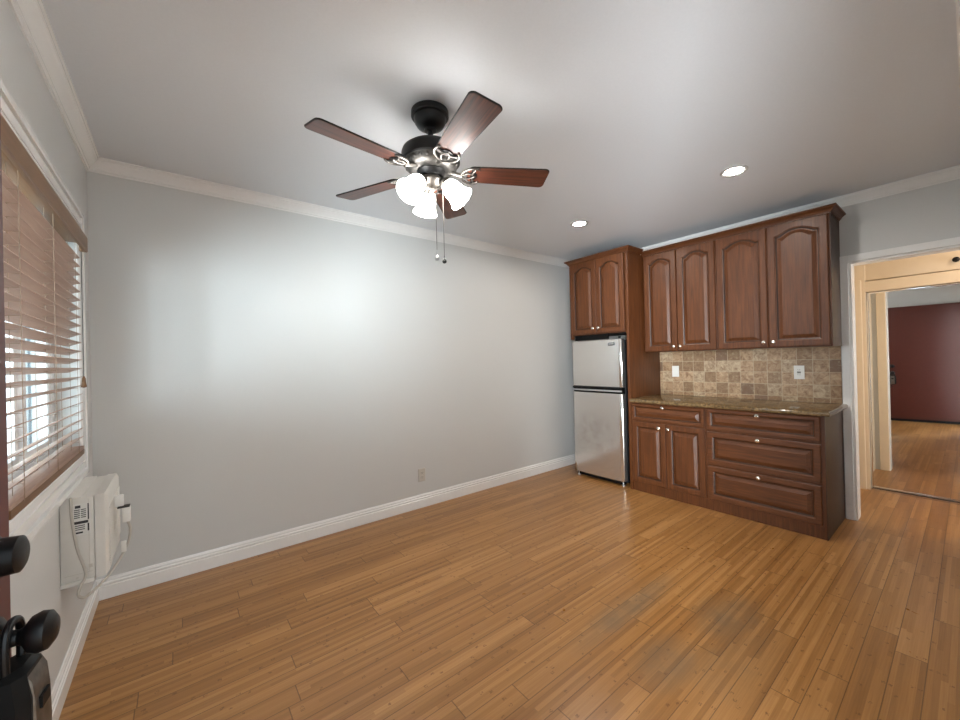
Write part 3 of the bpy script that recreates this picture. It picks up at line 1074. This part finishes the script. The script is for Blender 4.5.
def outlet(name, fn, label, cat, plate, kind):
    """fn(u, v, w): wall-local to world; u right, v up, w out"""
    t = thing(name, fn(0, 0, 0), label, cat)
    def slab(a, b, c, d_, w0, w1, bev=0.0):
        k = MB()
        e = bev
        k.loops([[fn(u, v, w0) for u, v in ((a, c), (b, c), (b, d_), (a, d_))],
                 [fn(u, v, w1-e) for u, v in ((a, c), (b, c), (b, d_), (a, d_))],
                 [fn(u, v, w1) for u, v in ((a+e, c+e), (b-e, c+e), (b-e, d_-e), (a+e, d_-e))]])
        return k
    slab(-0.035, 0.035, -0.0575, 0.0575, 0.0005, 0.006, 0.0025).build('cover_plate', plate, t)
    if kind == 'duplex':
        for s in (-1, 1):
            r = MB()
            ring = [(0.0165*math.cos(a*PI/12), s*0.0195+max(-0.0125, min(0.0125, 0.0165*math.sin(a*PI/12)))) for a in range(24)]
            r.loops([[fn(u, v, 0.005) for u, v in ring], [fn(u, v, 0.0078) for u, v in ring]])
            ro = r.build('receptacle', plate, t)
            for a in (-0.0065, 0.0065):
                slab(a-0.0013, a+0.0013, s*0.0195-0.001, s*0.0195+0.008, 0.0076, 0.0081).build('slot', 'slot', ro)
            slab(-0.0025, 0.0025, s*0.0195-0.009, s*0.0195-0.0045, 0.0076, 0.0081).build('ground_hole', 'slot', ro)
    else:
        rc = slab(-0.017, 0.017, -0.033, 0.033, 0.005, 0.0085, 0.001).build('receptacle', plate, t)
        if kind == 'gfci':
            for s in (-1, 1):
                for a in (-0.0065, 0.0065):
                    slab(a-0.0014, a+0.0014, s*0.021-0.003, s*0.021+0.005, 0.0083, 0.0088).build('slot', 'slot', rc)
            slab(-0.0125, 0.0125, -0.007, -0.001, 0.0083, 0.0095, 0.0005).build('test_button', 'slot', t)
            slab(-0.0125, 0.0125, 0.001, 0.007, 0.0083, 0.0095, 0.0005).build('reset_button', 'slot', t)
        else:
            MB().loops([[fn(u, v, 0.008) for u, v in ((-0.013, -0.029), (0.013, -0.029), (0.013, 0.029), (-0.013, 0.029))],
                        [fn(u, v, 0.0115 if v < 0 else 0.009) for u, v in ((-0.012, -0.028), (0.012, -0.028), (0.012, 0.028), (-0.012, 0.028))]]).build('rocker', plate, t)
    return t


XB = L-0.012
outlet('wall_switch', lambda u, v, w: (XB-w, -1.182-u, 1.158+v, ), 'small white wall switch on the tile backsplash near the refrigerator', 'switch', 'white_plastic', 'rocker')
outlet('wall_outlet', lambda u, v, w: (XB-w, -2.212-u, 1.155+v), 'white wall outlet with dark buttons on the tile backsplash near the hall opening', 'outlet', 'white_plastic', 'gfci')
outlet('wall_outlet', lambda u, v, w: (2.128+u, -w, 0.292+v), 'beige duplex outlet low on the long blank wall', 'outlet', 'bone', 'duplex')

# ------------------------------------------------------------------ air conditioner
ac = thing('air_conditioner', (0.0, -0.6, 0.43), 'boxy white air conditioner mounted through the wall under the window', 'air conditioner')
AY0, AY1, AZ0, AZ1, AX = -0.80, -0.40, 0.440, 0.785, 0.145
MB().box((0.001, AY0, AZ0), (AX-0.042, AY1, AZ1), 0.004).build('case', 'ac_plastic', ac)
mb = MB()
mb.loops([[(AX-0.041, y, z) for y, z in ((AY0-0.003, AZ0-0.004), (AY1+0.003, AZ0-0.004), (AY1+0.003, AZ1+0.003), (AY0-0.003, AZ1+0.003))],
          [(AX-0.010, y, z) for y, z in ((AY0-0.003, AZ0-0.004), (AY1+0.003, AZ0-0.004), (AY1+0.003, AZ1+0.003), (AY0-0.003, AZ1+0.003))],
          [(AX, y, z) for y, z in ((AY0+0.010, AZ0+0.01), (AY1-0.010, AZ0+0.01), (AY1-0.010, AZ1-0.012), (AY0+0.010, AZ1-0.012))]])
fp = mb.build('front_panel', 'ac_plastic', ac)
mb = MB()
for k in range(24):
    z = AZ0+0.03+k*0.0105
    mb.box((AX-0.001, AY0+0.03, z), (AX+0.003, AY1-0.12, z+0.004))
mb.build('intake_grille', 'ac_plastic', ac)
MB().box((AX-0.001, AY1-0.10, AZ0+0.05), (AX+0.004, AY1-0.02, AZ1-0.06), 0.002).build('control_panel', 'white_plastic', ac)
MB().box((0.0, AY0-0.006, AZ0-0.016), (AX-0.045, AY1+0.006, AZ0), 0.002).build('mounting_ledge', 'ac_plastic', ac)
MB().box((0.0, AY0-0.006, AZ1), (AX-0.08, AY1+0.006, AZ1+0.004), 0.001).build('top_flange', 'ac_plastic', ac)
mb = MB()
mb.box((AX-0.060, AY0-0.0012, AZ0+0.03), (AX-0.0585, AY0+0.001, AZ1-0.01))
mb.box((0.012, AY0-0.0012, AZ0+0.028), (AX-0.05, AY0+0.001, AZ0+0.0295))
mb.box((AX-0.062, AY0-0.0014, AZ0+0.045), (AX-0.050, AY0+0.001, AZ0+0.060))
mb.box((0.045, AY0-0.0014, AZ0+0.012), (0.053, AY0+0.001, AZ0+0.016))
mb.build('case_seams', 'bone', ac)
lab = MB().box((0.038, AY0-0.0010, 0.628), (0.092, AY0+0.001, 0.760)).build('rating_label', 'sticker', ac)
mb = MB()
mb.box((0.046, AY0-0.0016, 0.742), (0.062, AY0, 0.753))
for z in (0.733, 0.725, 0.717, 0.709, 0.701):
    mb.box((0.043, AY0-0.0016, z), (0.060, AY0, z+0.0035)).box((0.063, AY0-0.0016, z), (0.078, AY0, z+0.0035))
mb.box((0.083, AY0-0.0016, 0.690), (0.087, AY0, 0.757)).box((0.042, AY0-0.0016, 0.676), (0.084, AY0, 0.687))
for z in (0.667, 0.659, 0.651):
    mb.box((0.044, AY0-0.0016, z), (0.074, AY0, z+0.0032))
mb.box((0.082, AY0-0.0016, 0.642), (0.087, AY0, 0.674)).box((0.043, AY0-0.0016, 0.636), (0.068, AY0, 0.643))
mb.build('label_print', 'ink', lab)
# cord: leaves the top back edge, loops below the case and up to the plug adapter at the front
pts = [(0.034, -0.800, 0.788), (0.036, -0.812, 0.776), (0.040, -0.822, 0.70), (0.053, -0.818, 0.58), (0.076, -0.818, 0.47), (0.060, -0.825, 0.425),
       (0.055, -0.82, 0.385), (0.075, -0.79, 0.365), (0.125, -0.72, 0.39), (0.165, -0.67, 0.44), (0.194, -0.64, 0.50), (0.202, -0.635, 0.56), (0.194, -0.635, 0.60)]
cord = MB().tube(smooth_path(pts, 8), 0.0052, 10).build('power_cord', 'grey_cord', ac)
mb = MB()
mb.box((0.176, -0.652, 0.60), (0.205, -0.620, 0.672), 0.006)
pl = mb.build('plug', 'white_plastic', cord)
MB().box((0.160, -0.654, 0.670), (0.203, -0.618, 0.676), 0.001).build('plug_clip', 'slot', cord)
MB().box((0.150, -0.640, 0.676), (0.182, -0.628, 0.73), 0.004).build('plug_strap', 'white_plastic', cord)
MB().box((0.172, -0.668, 0.470), (0.190, -0.663, 0.520), 0.001).build('cord_tag', 'white_plastic', cord)

# ------------------------------------------------------------------ downlights
def downlight(x, y, label):
    t = thing('recessed_light', (x, y, H), label, 'ceiling light', 'recessed downlights')
    MB().lathe([(0.080, 0.0), (0.080, -0.004), (0.076, -0.008), (0.060, -0.007), (0.050, -0.0015), (0.050, 0.0)], (x, y, H), (0, 0, 1), 40).build('trim_ring', 'silver_plastic', t)
    MB().lathe([(0.0, -0.006), (0.030, -0.0055), (0.0495, -0.0030), (0.0495, -0.0008), (0.0, -0.0008)], (x, y, H), (0, 0, 1), 36, False).build('lamp', 'lamp_glow', t)


downlight(3.315, -2.165, 'round recessed ceiling light in front of the wide arched wall cabinet')
downlight(3.265, -0.955, 'round recessed ceiling light in front of the refrigerator cabinet')

# ------------------------------------------------------------------ ceiling fan
FXc, FYc, FZb = 1.378, -1.511, 2.235
fan = thing('ceiling_fan', (FXc, FYc, H), 'black ceiling fan with five brown wood blades and three lit glass shades', 'ceiling fan')
o = (FXc, FYc, 0)
MB().lathe([(0.078, 2.5345), (0.090, 2.530), (0.091, 2.506), (0.088, 2.502), (0.078, 2.500), (0.077, 2.494), (0.075, 2.480), (0.064, 2.462), (0.044, 2.450), (0.030, 2.446), (0.028, 2.438), (0.014, 2.436)], o, n=40).build('canopy', 'black', fan)
MB().lathe([(0.0125, 2.44), (0.0125, 2.385), (0.024, 2.380), (0.026, 2.366), (0.018, 2.360)], o, n=24).build('downrod', 'black', fan)
MB().lathe([(0.03, 2.368), (0.075, 2.364), (0.118, 2.352), (0.136, 2.338), (0.141, 2.324), (0.141, 2.284), (0.136, 2.278), (0.02, 2.278)], o, n=48).build('motor_housing', 'black', fan)
mb = MB()
mb.lathe([(0.134, 2.280), (0.130, 2.274), (0.120, 2.256), (0.108, 2.246), (0.085, 2.240), (0.02, 2.238)], o, n=48)
for k in range(25):      # raised ornament around the band
    a = 2*PI*k/25
    c_, s_ = math.cos(a), math.sin(a)
    mb.lathe([(0.0095, -0.002), (0.008, 0.003), (0.004, 0.005), (0.0, 0.0055)], (FXc+0.125*c_, FYc+0.125*s_, 2.268), (c_, s_, -0.45), 8)
mb.build('ornamental_band', 'band', fan)['label'] = 'silver grey ornamental band'
MB().lathe([(0.068, 2.244), (0.070, 2.236), (0.062, 2.226), (0.058, 2.214), (0.052, 2.210), (0.02, 2.208)], o, n=36).build('switch_housing', 'black', fan)
MB().lathe([(0.045, 2.212), (0.052, 2.205), (0.054, 2.192), (0.046, 2.176), (0.030, 2.164), (0.014, 2.158), (0.012, 2.142), (0.007, 2.134), (0.0, 2.133)], o, n=32).build('light_fitter', 'pewter', fan)

PITCH = -0.19
A0 = math.radians(42.98)


def blade_frame(a):
    d = Vector((math.cos(a), math.sin(a), 0))
    n = Vector((-d.y, d.x, 0))
    cp, sp = math.cos(PITCH), math.sin(PITCH)
    nn = Vector((n.x*cp, n.y*cp, sp))
    up = d.cross(nn)
    c = Vector((FXc, FYc, FZb))
    return lambda r, s, h: c+d*r+nn*s+up*h


for k in range(5):
    fn = blade_frame(A0+k*2*PI/5)
    # blade outline, slightly wider at the tip
    outl = []
    r0, r1 = 0.178, 0.579
    w0, w1 = 0.054, 0.066
    rc = 0.020
    for j in range(7):
        a = -PI/2+PI/2*j/6
        outl.append((r1-rc+rc*math.cos(a), -w1+rc+rc*math.sin(a)))
    for j in range(7):
        a = PI/2*j/6
        outl.append((r1-rc+rc*math.cos(a), w1-rc+rc*math.sin(a)))
    for j in range(6):
        a = PI/2+PI/2*j/5
        outl.append((r0+0.03+0.03*math.cos(a), w0-0.03+0.03*math.sin(a)))
    for j in range(6):
        a = PI+PI/2*j/5
        outl.append((r0+0.03+0.03*math.cos(a), -w0+0.03+0.03*math.sin(a)))
    mb = MB()
    ins = lambda e: [(r-(e if r > 0.4 else -e), s-(e if s > 0 else -e)) for r, s in outl]
    mb.loops([[fn(r, s, -0.001) for r, s in ins(0.0015)], [fn(r, s, 0.0005) for r, s in ins(0)], [fn(r, s, 0.005) for r, s in ins(0)], [fn(r, s, 0.0065) for r, s in ins(0.0015)]])
    # grain along the blade: a wood per blade direction
    t = NT('fan_blade_wood')
    ang = A0+k*2*PI/5
    x, y, z = t.xyz(t.coord())
    al = t.math('ADD', t.math('MULTIPLY', x, math.cos(ang)), t.math('MULTIPLY', y, math.sin(ang)))
    ac_ = t.math('SUBTRACT', t.math('MULTIPLY', y, math.cos(ang)), t.math('MULTIPLY', x, math.sin(ang)))
    gv = t.noise(t.comb(t.math('MULTIPLY', al, 2.0), t.math('MULTIPLY', ac_, 38.0), k*7.0), 2.0, 5, 0.6, 0.8)
    col = t.ramp(gv, [(0.3, lin((40, 21, 15))), (0.5, lin((80, 41, 28))), (0.72, lin((110, 58, 38)))])
    t.set(color=col, rough=0.38, spec=0.6)
    bl = mb.build('blade', t.m, fan)
    edge = MB()
    edge.tube([fn(r, s, 0.003) for r, s in outl]+[fn(outl[0][0], outl[0][1], 0.003)], 0.0036, 6)
    edge.build('blade_edge', 'black', bl)['label'] = 'black edge banding'
    # blade iron: stem, two outer scrolls, inner leaf, mounting foot
    mb = MB()
    H_ = -0.007
    mb.tube(smooth_path([fn(0.085, 0, 0.012), fn(0.110, 0, 0.004), fn(0.135, 0, -0.004), fn(0.150, 0, H_)], 5), [0.010]*16, 10)
    for s in (-1, 1):
        mb.tube(smooth_path([fn(0.140, 0, H_), fn(0.150, s*0.022, H_), fn(0.168, s*0.044, H_), fn(0.195, s*0.056, H_), fn(0.222, s*0.052, H_+0.002), fn(0.232, s*0.042, H_+0.003)], 6), 0.0050, 8)
        mb.tube(smooth_path([fn(0.146, 0, H_), fn(0.160, s*0.012, H_), fn(0.180, s*0.018, H_), fn(0.200, s*0.012, H_), fn(0.214, 0, H_)], 6), 0.0038, 8)
        mb.tube(smooth_path([fn(0.200, s*0.012, H_), fn(0.205, s*0.030, H_), fn(0.214, s*0.046, H_)], 6), 0.0040, 8)
    fi = mb.build('blade_iron', 'pewter', bl)
    fi['label'] = 'silver grey openwork blade bracket'
    mb = MB()
    poly = []
    for j in range(21):
        s = -0.050+0.100*j/20
        poly.append((0.212+0.012*math.cos(s/0.050*PI*1.5)*0.6+0.006, s))
    poly2 = [(0.190+0.006*abs(s)/0.05, s) for _, s in reversed(poly)]
    pp = poly+poly2
    mb.loops([[fn(r, s, -0.006) for r, s in pp], [fn(r, s, -0.0012) for r, s in pp]])
    mb.build('bracket_plate', 'black', bl)

# lit shades
for az in (-47, 73, 193):
    a = math.radians(az)
    d = Vector((math.cos(a), math.sin(a), 0))
    ax = (d*math.sin(math.radians(42))+Vector((0, 0, -math.cos(math.radians(42))))).normalized()
    base = Vector((FXc, FYc, 2.192))+d*0.060
    mb = MB()
    mb.tube(smooth_path([Vector((FXc, FYc, 2.198))+d*0.03, Vector((FXc, FYc, 2.203))+d*0.050, base+Vector((0, 0, 0.004)), base+ax*0.012], 5), 0.008, 10)
    mb.lathe([(0.012, 0.0), (0.024, 0.004), (0.027, 0.014), (0.027, 0.030), (0.022, 0.034)], base, ax, 24)
    arm = mb.build('lamp_arm', 'pewter', fan)
    so = base+ax*0.022
    sh = MB()
    out_ = [(0.024, 0.0), (0.032, 0.006), (0.041, 0.022), (0.045, 0.045), (0.047, 0.068), (0.052, 0.090), (0.061, 0.106), (0.063, 0.109)]
    inn = [(r-0.003, h) for r, h in reversed(out_)]
    sh.lathe(out_+inn, so, ax, 36, False)
    sh.build('lamp_shade', 'shade_glow', fan)
    MB().lathe([(0.010, 0.010), (0.012, 0.03), (0.024, 0.052), (0.026, 0.066), (0.018, 0.082), (0.0, 0.088)], so, ax, 20).build('bulb', 'lamp_glow', arm)

for off, zt, zk, mat in ((0.020, 2.135, 1.845, 'pewter'), (0.055, 2.150, 1.815, 'iron')):
    p = Vector((FXc, FYc, 0))+R0*off-Vector((F.x, F.y, 0))*0.012
    pc = MB().tube([p+Vector((0, 0, zt)), p+Vector((0, 0, (zt+zk)/2)), p+Vector((0, 0, zk))], 0.0017, 6).build('pull_chain', 'pewter', fan)
    if mat == 'pewter':
        q = MB().lathe([(0.003, 0.012), (0.004, 0.0), (0.004, -0.012), (0.010, -0.020), (0.012, -0.030), (0.008, -0.038), (0.0, -0.040)], p+Vector((0, 0, zk)), n=16)
        q.build('pull_knob', 'silver_plastic', pc)
    else:
        MB().lathe([(0.002, 0.012), (0.003, 0.0), (0.009, -0.008), (0.011, -0.015), (0.008, -0.022), (0.0, -0.025)], p+Vector((0, 0, zk)), n=16).build('pull_knob', 'iron', pc)
